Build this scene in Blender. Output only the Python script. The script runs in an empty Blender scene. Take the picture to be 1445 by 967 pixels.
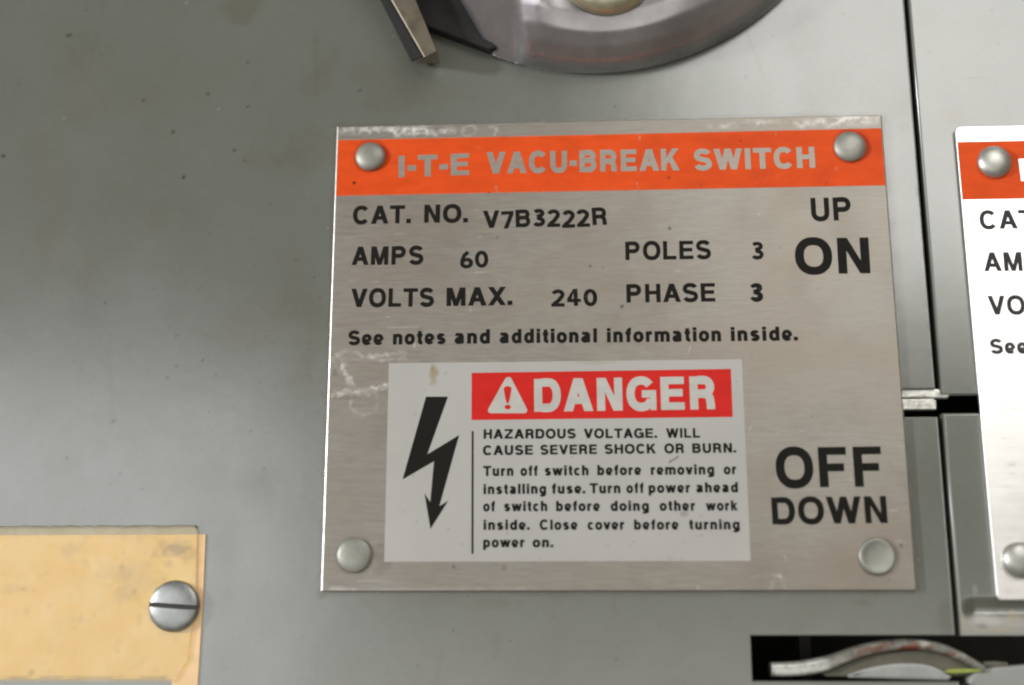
import bpy, math, random
import numpy as np
random.seed(7); rng = np.random.default_rng(7)
SC = bpy.context.scene
COL = SC.collection
PI = math.pi
S = 0.001                                   # the scene is laid out in millimetres, built in metres

# ------------------------------------------------------------------ camera
PW, PH, F = 1445.0, 967.0, 1700.0           # photograph size and focal length in its pixels
RA, RB, RG = -0.22728385, -0.05075574, 0.00040459
CAM = np.array([-6.87422865, -47.42226311, 207.74586186])   # u right, v up, w out of the plate front


def rotm(a, b, g):
    ca, sa, cb, sb, cg, sg = math.cos(a), math.sin(a), math.cos(b), math.sin(b), math.cos(g), math.sin(g)
    return (np.array([[cg, -sg, 0], [sg, cg, 0], [0, 0, 1]]) @ np.array([[1, 0, 0], [0, ca, -sa], [0, sa, ca]])
            @ np.array([[cb, 0, sb], [0, 1, 0], [-sb, 0, cb]]))


RC = rotm(RA, RB, RG)


def P(x, y, w=0.0):
    """photo pixel -> (u, v) in mm on the plane w"""
    d = RC.T @ np.array([(x - PW / 2) / F, -(y - PH / 2) / F, -1.0])
    k = (w - CAM[2]) / d[2]
    q = CAM + k * d
    return float(q[0]), float(q[1])


def PP(pts, w=0.0):
    return [P(x, y, w) for x, y in pts]


def world(u, v, w):
    return (u * S, -w * S, v * S)


cam = bpy.data.cameras.new('camera')
cam_o = bpy.data.objects.new('camera', cam)
COL.objects.link(cam_o)
from mathutils import Matrix, Vector
M3 = np.array([[1, 0, 0], [0, 0, -1], [0, 1, 0]], float)     # (u,v,w) -> world
Rw = M3 @ RC.T
mw = Matrix([list(Rw[i]) + [0] for i in range(3)] + [[0, 0, 0, 1]])
mw.translation = Vector(world(*CAM))
cam_o.matrix_world = mw
cam.sensor_width = 36.0
cam.lens = F / PW * 36.0
cam.clip_start = 0.005
cam.clip_end = 50.0
cam.dof.use_dof = True
cam.dof.focus_distance = 0.2165
cam.dof.aperture_fstop = 6.3
SC.cycles.filter_width = 2.1
SC.camera = cam_o

# ------------------------------------------------------------------ light
SC.view_settings.view_transform = 'Standard'
SC.view_settings.look = 'None'
SC.view_settings.exposure = 0.0
SC.view_settings.gamma = 1.0
wd = bpy.data.worlds.new('World'); SC.world = wd; wd.use_nodes = True
bg = wd.node_tree.nodes['Background']
bg.inputs[0].default_value = (1.0, 0.91, 0.70, 1); bg.inputs[1].default_value = 0.135


def lamp(name, u, v, w, tu, tv, sx, sy, watts, col):
    l = bpy.data.lights.new(name, 'AREA'); l.shape = 'RECTANGLE'
    l.size = sx * S; l.size_y = sy * S; l.energy = watts; l.color = col
    o = bpy.data.objects.new(name, l); COL.objects.link(o)
    a = Vector(world(u, v, w)); b = Vector(world(tu, tv, 0))
    o.location = a
    o.rotation_euler = (b - a).to_track_quat('-Z', 'Y').to_euler()
    return o


lamp('right_lamp', 165, 232, 330, 165 - 100, 232 - 145, 250, 272, 0.79, (1.0, 0.98, 0.95))
lamp('left_lamp', -475, -35, 640, -200, -30, 570, 345, 1.36, (0.97, 0.98, 1.0))
lamp('side_lamp', -1200, 140, 640, 20, 0, 90, 90, 13.5, (0.97, 0.98, 1.0))
lamp('low_fill', 60, -190, 640, 30, -100, 520, 300, 0.48, (1.0, 0.97, 0.92))  # unseen fill, added to lift the lower part of the doors

# ------------------------------------------------------------------ materials


def new_mat(name):
    m = bpy.data.materials.new(name); m.use_nodes = True
    nt = m.node_tree
    return m, nt, nt.nodes['Principled BSDF']


def N(nt, t, **kw):
    n = nt.nodes.new(t)
    for k, v in kw.items():
        if k.startswith('i_'):
            n.inputs[k[2:].replace('_', ' ')].default_value = v
        else:
            setattr(n, k, v)
    return n


def mapped_noise(nt, scale, stretch=(1, 1, 1), detail=4.0, rough=0.55):
    tc = N(nt, 'ShaderNodeTexCoord'); mp = N(nt, 'ShaderNodeMapping')
    mp.inputs['Scale'].default_value = stretch
    nt.links.new(tc.outputs['Object'], mp.inputs['Vector'])
    no = N(nt, 'ShaderNodeTexNoise'); no.inputs['Scale'].default_value = scale
    no.inputs['Detail'].default_value = detail; no.inputs['Roughness'].default_value = rough
    nt.links.new(mp.outputs[0], no.inputs['Vector'])
    return no.outputs[0]


def ramp(nt, sock, a, b, lo=0.0, hi=1.0):
    r = N(nt, 'ShaderNodeMapRange'); nt.links.new(sock, r.inputs[0])
    for i, x in zip((1, 2, 3, 4), (a, b, lo, hi)):
        r.inputs[i].default_value = x
    return r.outputs[0]


def mix(nt, fac, a, b):
    m = N(nt, 'ShaderNodeMix', data_type='RGBA')
    if isinstance(fac, (int, float)): m.inputs[0].default_value = fac
    else: nt.links.new(fac, m.inputs[0])
    for i, c in ((6, a), (7, b)):
        if isinstance(c, tuple): m.inputs[i].default_value = (*c, 1)
        else: nt.links.new(c, m.inputs[i])
    return m.outputs[2]


def math_n(nt, op, a, b):
    m = N(nt, 'ShaderNodeMath', operation=op)
    for i, c in ((0, a), (1, b)):
        if isinstance(c, (int, float)): m.inputs[i].default_value = c
        else: nt.links.new(c, m.inputs[i])
    return m.outputs[0]


def bump(nt, bs, sock, strength, dist):
    b = N(nt, 'ShaderNodeBump'); b.inputs['Strength'].default_value = strength; b.inputs['Distance'].default_value = dist
    nt.links.new(sock, b.inputs['Height']); nt.links.new(b.outputs[0], bs.inputs['Normal'])


def wear(nt):
    a = N(nt, 'ShaderNodeAttribute', attribute_name='wear')
    s = N(nt, 'ShaderNodeSeparateColor'); nt.links.new(a.outputs['Color'], s.inputs[0])
    return s.outputs[0], s.outputs[1], s.outputs[2]


def mat_paint(name, base, grime=(.078, .066, .034)):
    m, nt, bs = new_mat(name)
    r, g, b = wear(nt)
    tint = mapped_noise(nt, 26, detail=6)
    c = mix(nt, ramp(nt, tint, .3, .75, 0, 1), tuple(x * .94 for x in base), tuple(x * 1.05 for x in base))
    fine = mapped_noise(nt, 900, detail=3)
    c = mix(nt, ramp(nt, fine, .3, .7, 0, .16), c, tuple(x * .6 for x in base))
    c = mix(nt, r, c, grime)
    c = mix(nt, b, c, (.62, .60, .55))
    c = mix(nt, g, c, (.018, .016, .010))
    nt.links.new(c, bs.inputs['Base Color'])
    ro = ramp(nt, mapped_noise(nt, 60, detail=5), .3, .7, .19, .26)
    ro = math_n(nt, 'ADD', ro, math_n(nt, 'MULTIPLY', r, .14))
    ro = math_n(nt, 'ADD', ro, math_n(nt, 'MULTIPLY', b, 1.3))
    nt.links.new(ro, bs.inputs['Roughness'])
    bs.inputs['Specular IOR Level'].default_value = 1.0; bs.inputs['IOR'].default_value = 1.7
    bump(nt, bs, mapped_noise(nt, 300, detail=2), .035, .0004)
    return m


def mat_brushed(name, base, rough, aniso=.75, wears=True, dull=0.0, grain=.10, cloudy=.6):
    m, nt, bs = new_mat(name)
    lines = mapped_noise(nt, 2600, (.12, 1, 1), detail=4, rough=.6)
    cloud = mapped_noise(nt, 40, (1, 1, 1.6), detail=6)
    c = mix(nt, ramp(nt, lines, .25, .75), tuple(x * (1 - 1.9 * grain) for x in base), tuple(min(1, x * (1 + 1.5 * grain)) for x in base))
    c = mix(nt, ramp(nt, cloud, .35, .7, 0, cloudy), c, (base[0] * .90, base[1] * .78, base[2] * .70))
    bs.inputs['Metallic'].default_value = 1.0 - dull
    if wears:
        r, g, b = wear(nt)
        c = mix(nt, r, c, (.10, .075, .04))
        c = mix(nt, b, c, (.74, .73, .69))
        c = mix(nt, g, c, (.012, .010, .008))
        met = math_n(nt, 'SUBTRACT', 1.0 - dull, math_n(nt, 'MULTIPLY', math_n(nt, 'MAXIMUM', b, math_n(nt, 'MAXIMUM', g, r)), .9 * (1 - dull)))
        nt.links.new(met, bs.inputs['Metallic'])
    nt.links.new(c, bs.inputs['Base Color'])
    nt.links.new(ramp(nt, lines, .2, .8, rough - .05, rough + .08), bs.inputs['Roughness'])
    bs.inputs['Anisotropic'].default_value = aniso
    t = N(nt, 'ShaderNodeCombineXYZ'); t.inputs[2].default_value = 1.0      # the brush lines run across, so light spreads up and down
    nt.links.new(t.outputs[0], bs.inputs['Tangent'])
    bump(nt, bs, lines, grain, .00003)
    return m


def mat_metal(name, base, rough, metallic=1.0, blotch=.25, spots=0.0, spotcol=(.1, .05, .02), scale=120, b=.08):
    m, nt, bs = new_mat(name)
    n1 = mapped_noise(nt, scale, detail=6)
    c = mix(nt, ramp(nt, n1, .3, .7), tuple(x * (1 - blotch) for x in base), tuple(min(1, x * (1 + blotch)) for x in base))
    if spots:
        n2 = mapped_noise(nt, scale * 1.7, detail=4)
        c = mix(nt, ramp(nt, n2, .60 - .1 * spots, .68, 0, spots), c, spotcol)
    nt.links.new(c, bs.inputs['Base Color'])
    bs.inputs['Metallic'].default_value = metallic
    nt.links.new(ramp(nt, mapped_noise(nt, scale * 2.3, detail=4), .3, .7, rough - .06, rough + .08), bs.inputs['Roughness'])
    bump(nt, bs, mapped_noise(nt, 700, detail=3), b, .0002)
    return m


def mat_ink(name, base, rough=.45, worn=0.0, under=(.4, .36, .31), spec=.4, wears=False):
    m, nt, bs = new_mat(name)
    n1 = mapped_noise(nt, 500, (.4, 1, 1), detail=5)
    c = mix(nt, ramp(nt, n1, .3, .75), tuple(x * .9 for x in base), tuple(min(1, x * 1.08 + .002) for x in base))
    if worn:
        n2 = mapped_noise(nt, 1500, detail=3, rough=.7)
        c = mix(nt, ramp(nt, n2, .66, .74, 0, worn), c, under)
    if wears:
        r, g, b = wear(nt)
        c = mix(nt, b, c, under); c = mix(nt, r, c, (base[0] * .45, base[1] * .4, base[2])); c = mix(nt, g, c, (.03, .015, .008))
    nt.links.new(c, bs.inputs['Base Color'])
    bs.inputs['Roughness'].default_value = rough
    bs.inputs['Specular IOR Level'].default_value = spec
    return m


MT = {}
MT['paint'] = mat_paint('grey_paint', (.146, .155, .134))
MT['paint_right'] = mat_paint('grey_paint_right', (.146, .155, .134), (.36, .27, .12))
MT['plate'] = mat_brushed('brushed_aluminium', (.392, .374, .338), .53, .38)
MT['plate_glare'] = mat_brushed('glare_aluminium', (.97, .965, .95), .30, grain=.02, cloudy=.06)  # same plate metal lightened, the glare put into its base colour
MT['knockout'] = mat_brushed('bare_metal_lettering', (.40, .37, .325), .48, wears=False, dull=.6)
MT['knockout_glare'] = mat_brushed('bare_glare_lettering', (.86, .85, .82), .36, wears=False)  # lettering metal lightened along with the glaring plate
MT['orange'] = mat_ink('orange_ink', (.72, .080, .012), .5, .5, (.25, .05, .02), .1)
MT['orange_worn'] = mat_ink('worn_orange_ink', (.72, .080, .012), .5, .4, (.42, .30, .22), .1, True)
MT['black'] = mat_ink('black_ink', (.008, .007, .005), .6, .3, (.07, .06, .04), .15)
MT['ink_glare'] = mat_ink('black_ink_glare', (.045, .043, .045), .6, spec=.15)  # black ink lifted to grey, glare painted into the colour
MT['stamp'] = mat_ink('stamped_ink', (.008, .007, .005), .6, .85, (.17, .15, .12), .15)
MT['red'] = mat_ink('red_ink', (.60, .015, .010), .5, .3, (.3, .03, .02), .2)
MT['white'] = mat_ink('white_ink', (.50, .485, .445), .5)
MT['rivet'] = mat_metal('dull_rivet', (.33, .33, .29), .50, .6, .18, scale=260)
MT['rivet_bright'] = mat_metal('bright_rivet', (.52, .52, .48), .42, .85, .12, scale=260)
MT['screw'] = mat_metal('zinc_screw', (.37, .38, .375), .42, .9, .15, .25, (.2, .19, .17), 320)
MT['cast'] = mat_metal('dark_cast_metal', (.46, .44, .46), .30, .85, .2, .09, (.30, .14, .09), 90, .05)  # reddish spots stand in for faint orange reflections on the hub
MT['blade'] = mat_metal('blade_steel', (.26, .225, .175), .40, .9, .2, .2, (.1, .07, .04), 140)
MT['brass'] = mat_metal('brass_nut', (.64, .62, .44), .36, .85, .15, .3, (.30, .28, .18), 200)
MT['edge'] = mat_metal('sheared_metal', (.56, .55, .52), .42, 1.0, .2, scale=300)
MT['cast_dark'] = mat_metal('dull_cast_metal', (.25, .235, .225), .5, .8, .2, scale=120)
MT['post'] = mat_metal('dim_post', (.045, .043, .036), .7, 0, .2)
MT['shade_black'] = mat_metal('shade_block', (.010, .009, .008), .75, 0, .2)  # near-black stand-in for shade beside the handle
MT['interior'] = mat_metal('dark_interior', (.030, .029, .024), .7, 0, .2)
MT['lever_dark'] = mat_metal('lever_web', (.11, .105, .075), .45, .1, .3, .5, (.07, .06, .03), 220)
MT['lever_white'] = mat_metal('lever_white', (.33, .335, .32), .25, 0, .1, .15, (.3, .3, .26), 220)
MT['rust'] = mat_metal('rust', (.17, .058, .030), .75, 0, .35, .5, (.34, .22, .14), 500)
MT['tab'] = mat_metal('latch_metal', (.66, .66, .62), .36, .8, .22, .4, (.24, .24, .20), 420, .6)
MT['lime'] = mat_metal('lime_paint', (.34, .40, .08), .5, 0, .2)
MT['bracket'] = mat_metal('bracket_paint', (.32, .33, .31), .45, 0, .1)
MT['card'] = mat_ink('card_paper', (.90, .60, .30), .45, spec=.9)


def mat_card():
    m, nt, bs = new_mat('yellowed_card')
    r, g, b = wear(nt)
    n1 = mapped_noise(nt, 55, detail=6)
    c = mix(nt, ramp(nt, n1, .3, .72), (.90, .61, .21), (.93, .73, .32))
    c = mix(nt, ramp(nt, mapped_noise(nt, 420, detail=5), .56, .72, 0, .30), c, (.40, .24, .09))
    c = mix(nt, b, c, (.86, .74, .50))
    c = mix(nt, r, c, (.42, .27, .11))
    c = mix(nt, g, c, (.06, .045, .03))
    nt.links.new(c, bs.inputs['Base Color']); bs.inputs['Roughness'].default_value = .62
    bump(nt, bs, mapped_noise(nt, 160, detail=5), .2, .0004)
    return m


MT['card_face'] = mat_card()


def mat_clear():
    m, nt, bs = new_mat('clear_yellowed_film')
    out = nt.nodes['Material Output']
    tr = N(nt, 'ShaderNodeBsdfTransparent'); tr.inputs[0].default_value = (.97, .93, .82, 1)
    gl = N(nt, 'ShaderNodeBsdfGlossy'); gl.inputs['Color'].default_value = (1, .96, .88, 1)
    nt.links.new(ramp(nt, mapped_noise(nt, 90, detail=5), .3, .7, .16, .30), gl.inputs['Roughness'])
    mx = N(nt, 'ShaderNodeMixShader'); mx2 = N(nt, 'ShaderNodeMixShader'); mx2.inputs[0].default_value = .10
    bs.inputs['Base Color'].default_value = (.70, .62, .42, 1); bs.inputs['Roughness'].default_value = .5
    nt.links.new(ramp(nt, mapped_noise(nt, 200, detail=5), .3, .7, .035, .07), mx.inputs[0])
    nt.links.new(tr.outputs[0], mx2.inputs[1]); nt.links.new(bs.outputs[0], mx2.inputs[2])
    nt.links.new(mx2.outputs[0], mx.inputs[1]); nt.links.new(gl.outputs[0], mx.inputs[2])
    nt.links.new(mx.outputs[0], out.inputs[0])
    return m


MT['clear'] = mat_clear()


def mat_lever():
    m, nt, bs = new_mat('worn_lever_metal')
    r, g, b = wear(nt)
    c = mix(nt, ramp(nt, mapped_noise(nt, 230, detail=6), .32, .68), (.15, .14, .115), (.27, .265, .235))
    c = mix(nt, b, c, (.62, .62, .58)); c = mix(nt, r, c, (.060, .048, .032)); c = mix(nt, g, c, (.16, .050, .024))
    c = mix(nt, ramp(nt, mapped_noise(nt, 700, detail=4), .60, .72, 0, .5), c, (.42, .37, .30))
    nt.links.new(c, bs.inputs['Base Color']); bs.inputs['Metallic'].default_value = .15
    nt.links.new(ramp(nt, b, 0, 1, .5, .22), bs.inputs['Roughness'])
    bump(nt, bs, mapped_noise(nt, 500, detail=4), .35, .0003)
    return m


MT['lever'] = mat_lever()

# ------------------------------------------------------------------ mesh helpers


class MB:
    def __init__(self):
        self.v = []; self.f = []; self.s = []

    def add(self, vs, fs, smooth=False):
        b = len(self.v)
        self.v += [tuple(x) for x in vs]
        for f in fs:
            self.f.append([b + i for i in f]); self.s.append(smooth)

    def poly(self, pts, w):
        self.add([(u, v, w) for u, v in pts], [list(range(len(pts)))])

    def strip(self, rings, closed=False, smooth=True):
        """rings: lists of equal length of (u,v,w)"""
        n = len(rings[0]); vs = [p for r in rings for p in r]; fs = []
        m = n if closed else n - 1
        for i in range(len(rings) - 1):
            for j in range(m):
                k = (j + 1) % n
                fs.append([i * n + j, i * n + k, (i + 1) * n + k, (i + 1) * n + j])
        self.add(vs, fs, smooth)

    def slab(self, pts, w0, w1, r=0.0):
        """extruded outline with a small rounded front edge"""
        pts = ccw(pts)
        if r > 0:
            rings = [[(u, v, w0) for u, v in pts], [(u, v, w1 - r) for u, v in pts]]
            for k in (1, 2, 3):
                a = k / 3 * PI / 2
                o = offset(pts, -r * (1 - math.cos(a)))
                rings.append([(u, v, w1 - r + r * math.sin(a)) for u, v in o])
        else:
            rings = [[(u, v, w0) for u, v in pts], [(u, v, w1) for u, v in pts]]
        self.strip(rings, True, False)
        n = len(pts)
        self.add(rings[-1], [list(range(n))]); self.add(rings[0], [list(range(n))[::-1]])

    def lathe(self, cu, cv, prof, w0, n=48, smooth=True):
        rings = []
        for r, w in prof:
            rings.append([(cu + r * math.cos(2 * PI * k / n), cv + r * math.sin(2 * PI * k / n), w0 + w) for k in range(n)])
        self.strip(rings, True, smooth)

    def build(self, name, mat, parent=None, wear_fn=None, extra=None):
        ori = parent['_o'] if parent is not None else None
        v = np.array(self.v, float)
        o3 = np.array(ori if ori is not None else (0, 0, 0), float)
        return raw_mesh(name, v, self.f, self.s, mat, parent, o3, wear_fn)


def raw_mesh(name, v, faces, smooth, mat, parent, o3, wear_fn=None):
    q = v - o3
    co = np.c_[q[:, 0], -q[:, 2], q[:, 1]] * S
    me = bpy.data.meshes.new(name)
    me.from_pydata(co.tolist(), [], faces)
    if isinstance(smooth, bool): smooth = [smooth] * len(faces)
    me.polygons.foreach_set('use_smooth', smooth)
    at = None
    if wear_fn is not None:
        at = me.color_attributes.new('wear', 'FLOAT_COLOR', 'POINT')
        at.data.foreach_set('color', np.c_[np.clip(wear_fn(v[:, 0], v[:, 1], v[:, 2]), 0, 1), np.ones(len(v))].ravel().astype(np.float32))
    me.materials.append(mat)
    me.update()
    o = bpy.data.objects.new(name, me); COL.objects.link(o)
    o['_o'] = [float(x) for x in o3]
    if parent is not None: o.parent = parent
    return o


def thing(name, label, cat, u, v, w, group=None):
    o = bpy.data.objects.new(name, None); COL.objects.link(o)
    o.empty_display_size = .005
    o.location = world(u, v, w); o['_o'] = [float(u), float(v), float(w)]
    o['label'] = label; o['category'] = cat
    if group: o['group'] = group
    return o


def ccw(p):
    a = sum(p[i][0] * p[(i + 1) % len(p)][1] - p[(i + 1) % len(p)][0] * p[i][1] for i in range(len(p)))
    return list(p) if a > 0 else list(p)[::-1]


def offset(p, d):
    """outward offset of a ccw outline"""
    n = len(p); out = []
    for i in range(n):
        a = np.array(p[i - 1]); b = np.array(p[i]); c = np.array(p[(i + 1) % n])
        e1 = b - a; e2 = c - b
        e1 = e1 / (np.linalg.norm(e1) + 1e-12); e2 = e2 / (np.linalg.norm(e2) + 1e-12)
        n1 = np.array([e1[1], -e1[0]]); n2 = np.array([e2[1], -e2[0]])
        m = n1 + n2; m = m / max(1e-9, (1 + n1 @ n2))
        L = np.linalg.norm(m)
        if L > 2: m = m / L * 2
        out.append((b[0] + d * m[0], b[1] + d * m[1]))
    return out


def round_rect(u0, v0, u1, v1, r, n=5):
    pts = []
    for cx, cy, a in ((u1 - r, v0 + r, -90), (u1 - r, v1 - r, 0), (u0 + r, v1 - r, 90), (u0 + r, v0 + r, 180)):
        for k in range(n + 1):
            t = math.radians(a + 90 * k / n); pts.append((cx + r * math.cos(t), cy + r * math.sin(t)))
    return pts


def catmull(pts, n=8):
    p = [np.array(q, float) for q in pts]; p = [2 * p[0] - p[1]] + p + [2 * p[-1] - p[-2]]
    out = []
    for i in range(1, len(p) - 2):
        for k in range(n):
            t = k / n
            out.append(.5 * (2 * p[i] + (p[i + 1] - p[i - 1]) * t + (2 * p[i - 1] - 5 * p[i] + 4 * p[i + 1] - p[i + 2]) * t * t
                             + (3 * p[i] - p[i - 1] - 3 * p[i + 1] + p[i + 2]) * t ** 3))
    out.append(p[-2]); return [tuple(q) for q in out]


# value noise for hand-placed stains and chalk marks
_perm = rng.random((256, 256))


def vnoise(u, v, sc):
    x = np.asarray(u) / sc + 71.3; y = np.asarray(v) / sc + 37.7
    xi = np.floor(x).astype(int); yi = np.floor(y).astype(int); fx = x - xi; fy = y - yi
    fx = fx * fx * (3 - 2 * fx); fy = fy * fy * (3 - 2 * fy)
    g = lambda a, b: _perm[a % 256, b % 256]
    return (g(xi, yi) * (1 - fx) + g(xi + 1, yi) * fx) * (1 - fy) + (g(xi, yi + 1) * (1 - fx) + g(xi + 1, yi + 1) * fx) * fy


def fbm(u, v, sc):
    return (vnoise(u, v, sc) + .5 * vnoise(u, v, sc / 2.1) + .25 * vnoise(u, v, sc / 4.3) + .12 * vnoise(u, v, sc / 9)) / 1.87


def seg_dist(u, v, pts):
    d = np.full(u.shape, 1e9)
    for (a, b), (c, e) in zip(pts[:-1], pts[1:]):
        dx, dy = c - a, e - b; L = dx * dx + dy * dy + 1e-12
        t = np.clip(((u - a) * dx + (v - b) * dy) / L, 0, 1)
        d = np.minimum(d, np.hypot(u - a - t * dx, v - b - t * dy))
    return d


def blob(u, v, c, ru, rv, rough=.5, sc=3.0, soft=.6):
    out = np.zeros(u.shape); m = (np.abs(u - c[0]) < ru * (1 + rough)) & (np.abs(v - c[1]) < rv * (1 + rough))
    i = np.nonzero(m)[0]
    if len(i) == 0: return out
    d = np.hypot((u[i] - c[0]) / ru, (v[i] - c[1]) / rv) + rough * (fbm(u[i], v[i], sc) - .5) * 2
    t = np.clip((1 - d) / soft, 0, 1)
    out[i] = t * t * (3 - 2 * t)
    return out


def stroke(u, v, pts, wid, rough=.5, sc=.8):
    out = np.zeros(u.shape); q = np.array(pts); g = wid * 2.6 + .05
    m = (u > q[:, 0].min() - g) & (u < q[:, 0].max() + g) & (v > q[:, 1].min() - g) & (v < q[:, 1].max() + g)
    i = np.nonzero(m)[0]
    if len(i) == 0: return out
    d = seg_dist(u[i], v[i], pts) / wid + rough * (fbm(u[i], v[i], sc) - .5) * 3
    out[i] = np.clip((1 - d) / .6, 0, 1)
    return out


def axis(lo, hi, step, fine_lo, fine_hi, coarse, must):
    a = list(np.arange(fine_lo, fine_hi, step)) + list(np.arange(lo, fine_lo, coarse)) + list(np.arange(fine_hi, hi, coarse)) + [hi, fine_hi]
    a = np.array(sorted(a))
    for m in must:                          # put the opening's edges exactly on grid lines
        i = np.argmin(np.abs(a - m)); a[i] = m
    return a


def grid_sheet(us, vs, keep, w):
    U, V = np.meshgrid(us, vs, indexing='ij')
    n, m = U.shape
    cu = (us[:-1] + us[1:]) / 2; cv = (vs[:-1] + vs[1:]) / 2
    K = keep(*np.meshgrid(cu, cv, indexing='ij'))
    I, J = np.nonzero(K)
    f = np.c_[I * m + J, (I + 1) * m + J, (I + 1) * m + J + 1, I * m + J + 1]
    used = np.zeros(n * m, bool); used[f.ravel()] = True
    idx = np.cumsum(used) - 1
    v = np.c_[U.ravel(), V.ravel(), w(U, V).ravel()][used]
    return v, idx[f]


def rim(mb, pts, r, w, depth, closed=True):
    """rounded edge and return running round a ccw outline of a sheet's face"""
    rings = []
    for k in range(5):
        a = k / 4 * PI / 2
        rings.append([(u, v, w - r + r * math.cos(a)) for u, v in offset(pts, r * math.sin(a))])
    rings.append([(u, v, w - depth) for u, v in offset(pts, r)])
    mb.strip(rings, closed, True)


# ------------------------------------------------------------------ lettering: strokes of one weight, grotesque proportions


def arc(cx, cy, rx, ry, a0, a1, n=16, e=2.25):
    o = []
    for k in range(n + 1):
        t = math.radians(a0 + (a1 - a0) * k / n); c, s = math.cos(t), math.sin(t)
        o.append((cx + rx * math.copysign(abs(c) ** (2 / e), c), cy + ry * math.copysign(abs(s) ** (2 / e), s)))
    return o


def glyph(ch, s):
    """list of ('s', pts, closed) strokes and ('p', pts) polygons for cap height 1, stem s; and the width"""
    h = s / 2; hb = s * .44; X = .745; b = s * .88          # horizontal strokes a little thinner
    S_ = lambda p, c=False: ('s', p, c)
    R_ = lambda x0, y0, x1, y1: ('p', [(x0, y0), (x1, y0), (x1, y1), (x0, y1)])
    Q = lambda *p: ('p', list(p))

    def legs(w, ht, k, up=True):
        a = k / 2
        y0, y1 = (0, ht) if up else (ht, 0)
        return [Q((0, y0), (k, y0), (w / 2 + a, y1), (w / 2 - a, y1)), Q((w - k, y0), (w, y0), (w / 2 + a, y1), (w / 2 - a, y1))]
    if ch == ' ': return [], .30
    if ch == '.': return [R_(0, 0, s * 1.05, s * 1.05)], s * 1.05
    if ch == '-': return [R_(0, .29, .34, .29 + s)], .34
    if ch == 'I': return [R_(0, 0, s, 1)], s
    if ch == 'l': return [R_(0, 0, s, 1)], s
    if ch == 'i': return [R_(0, 0, s, X), R_(0, 1 - s * .85, s, 1)], s
    if ch == 'T': w = .80; return [R_(0, 1 - b, w, 1), R_(w / 2 - h, 0, w / 2 + h, 1 - b)], w
    if ch == 'L': w = .70; return [R_(0, 0, s, 1), R_(s, 0, w, b)], w
    if ch == 'E': w = .74; return [R_(0, 0, s, 1), R_(s, 0, w, b), R_(s, 1 - b, w, 1), R_(s, .515 - hb, w - .05, .515 + hb)], w
    if ch == 'F': w = .70; return [R_(0, 0, s, 1), R_(s, 1 - b, w, 1), R_(s, .49 - hb, w - .07, .49 + hb)], w
    if ch == 'H': w = .80; return [R_(0, 0, s, 1), R_(w - s, 0, w, 1), R_(s, .53 - hb, w - s, .53 + hb)], w
    if ch == 'N': w = .80; return [R_(0, 0, s, 1), R_(w - s, 0, w, 1), Q((s * .2, 1), (s * 1.12, 1), (w - s * .2, 0), (w - s * 1.12, 0))], w
    if ch == 'M':
        w = .95; k = s * .95
        return [R_(0, 0, s, 1), R_(w - s, 0, w, 1), Q((s * .2, 1), (s * 1.25, 1), (w / 2 + k / 2, 0), (w / 2 - k / 2, 0)),
                Q((w - s * 1.25, 1), (w - s * .2, 1), (w / 2 + k / 2, 0), (w / 2 - k / 2, 0))], w
    if ch == 'A':
        w = .93; k = s * 1.12; y = .22; x = y * (w / 2 - k / 2) + k * .7
        return legs(w, 1, k) + [R_(x, y, w - x, y + b)], w
    if ch == 'V': return legs(.90, 1, s * 1.12, False), .90
    if ch == 'v': return legs(.70, X, s * 1.08, False), .70
    if ch in 'Ww':
        w, ht, k = (1.26, 1, s * 1.05) if ch == 'W' else (1.02, X, s * .98)
        q = w / 4; a = k / 2
        xs = [a, a + (w - k) * .25, w / 2, a + (w - k) * .75, w - a]; ys = [ht, 0, ht, 0, ht]
        return [Q((xs[i] - a, ys[i]), (xs[i] + a, ys[i]), (xs[i + 1] + a, ys[i + 1]), (xs[i + 1] - a, ys[i + 1])) for i in range(4)], w
    if ch == 'X': w = .90; k = s * 1.2; return [Q((0, 0), (k, 0), (w, 1), (w - k, 1)), Q((w - k, 0), (w, 0), (k, 1), (0, 1))], w
    if ch == 'Z': w = .78; return [R_(0, 0, w, b), R_(0, 1 - b, w, 1), Q((0, b), (s * 1.2, b), (w, 1 - b), (w - s * 1.2, 1 - b))], w
    if ch == 'K':
        w = .86; k = s * 1.25
        return [R_(0, 0, s, 1), Q((s, .28), (s, .28 + k * .95), (w - k - .02, 1), (w - .02, 1)), Q((w - k, 0), (w, 0), (.52, .62), (.34, .50))], w
    if ch == 'k':
        w = .66; k = s * 1.2
        return [R_(0, 0, s, 1), Q((s, .20), (s, .20 + k), (w - k - .02, X), (w - .02, X)), Q((w - k, 0), (w, 0), (.42, .48), (.28, .36))], w
    if ch == 'O': w = .94; return [S_(arc(w / 2, .5, w / 2 - h, .515 - hb, 0, 360, 36)[:-1], True)], w
    if ch == 'o': w = .69; return [S_(arc(w / 2, X / 2, w / 2 - h, X / 2 + .01 - hb, 0, 360, 30)[:-1], True)], w
    if ch == 'C': w = .88; return [S_(arc(w / 2 + .01, .5, w / 2 - h, .515 - hb, 38, 322, 30))], w
    if ch == 'c': w = .63; return [S_(arc(w / 2 + .01, X / 2, w / 2 - h, X / 2 + .01 - hb, 42, 318, 24))], w
    if ch == 'G':
        w = .92
        return [S_(arc(w / 2 - .01, .5, w / 2 - h, .515 - hb, 38, 335, 30)), R_(w / 2 + .01, .38, w, .38 + b), R_(w - s * .75, 0, w, .38)], w
    if ch == 'D':
        w = .84; r = .40
        return [R_(0, 0, s, 1), S_([(s, 1 - hb), (w - r, 1 - hb)] + arc(w - r, .5, r - h, .5 - hb, 90, -90, 20)[1:-1] + [(w - r, hb), (s, hb)])], w
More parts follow.
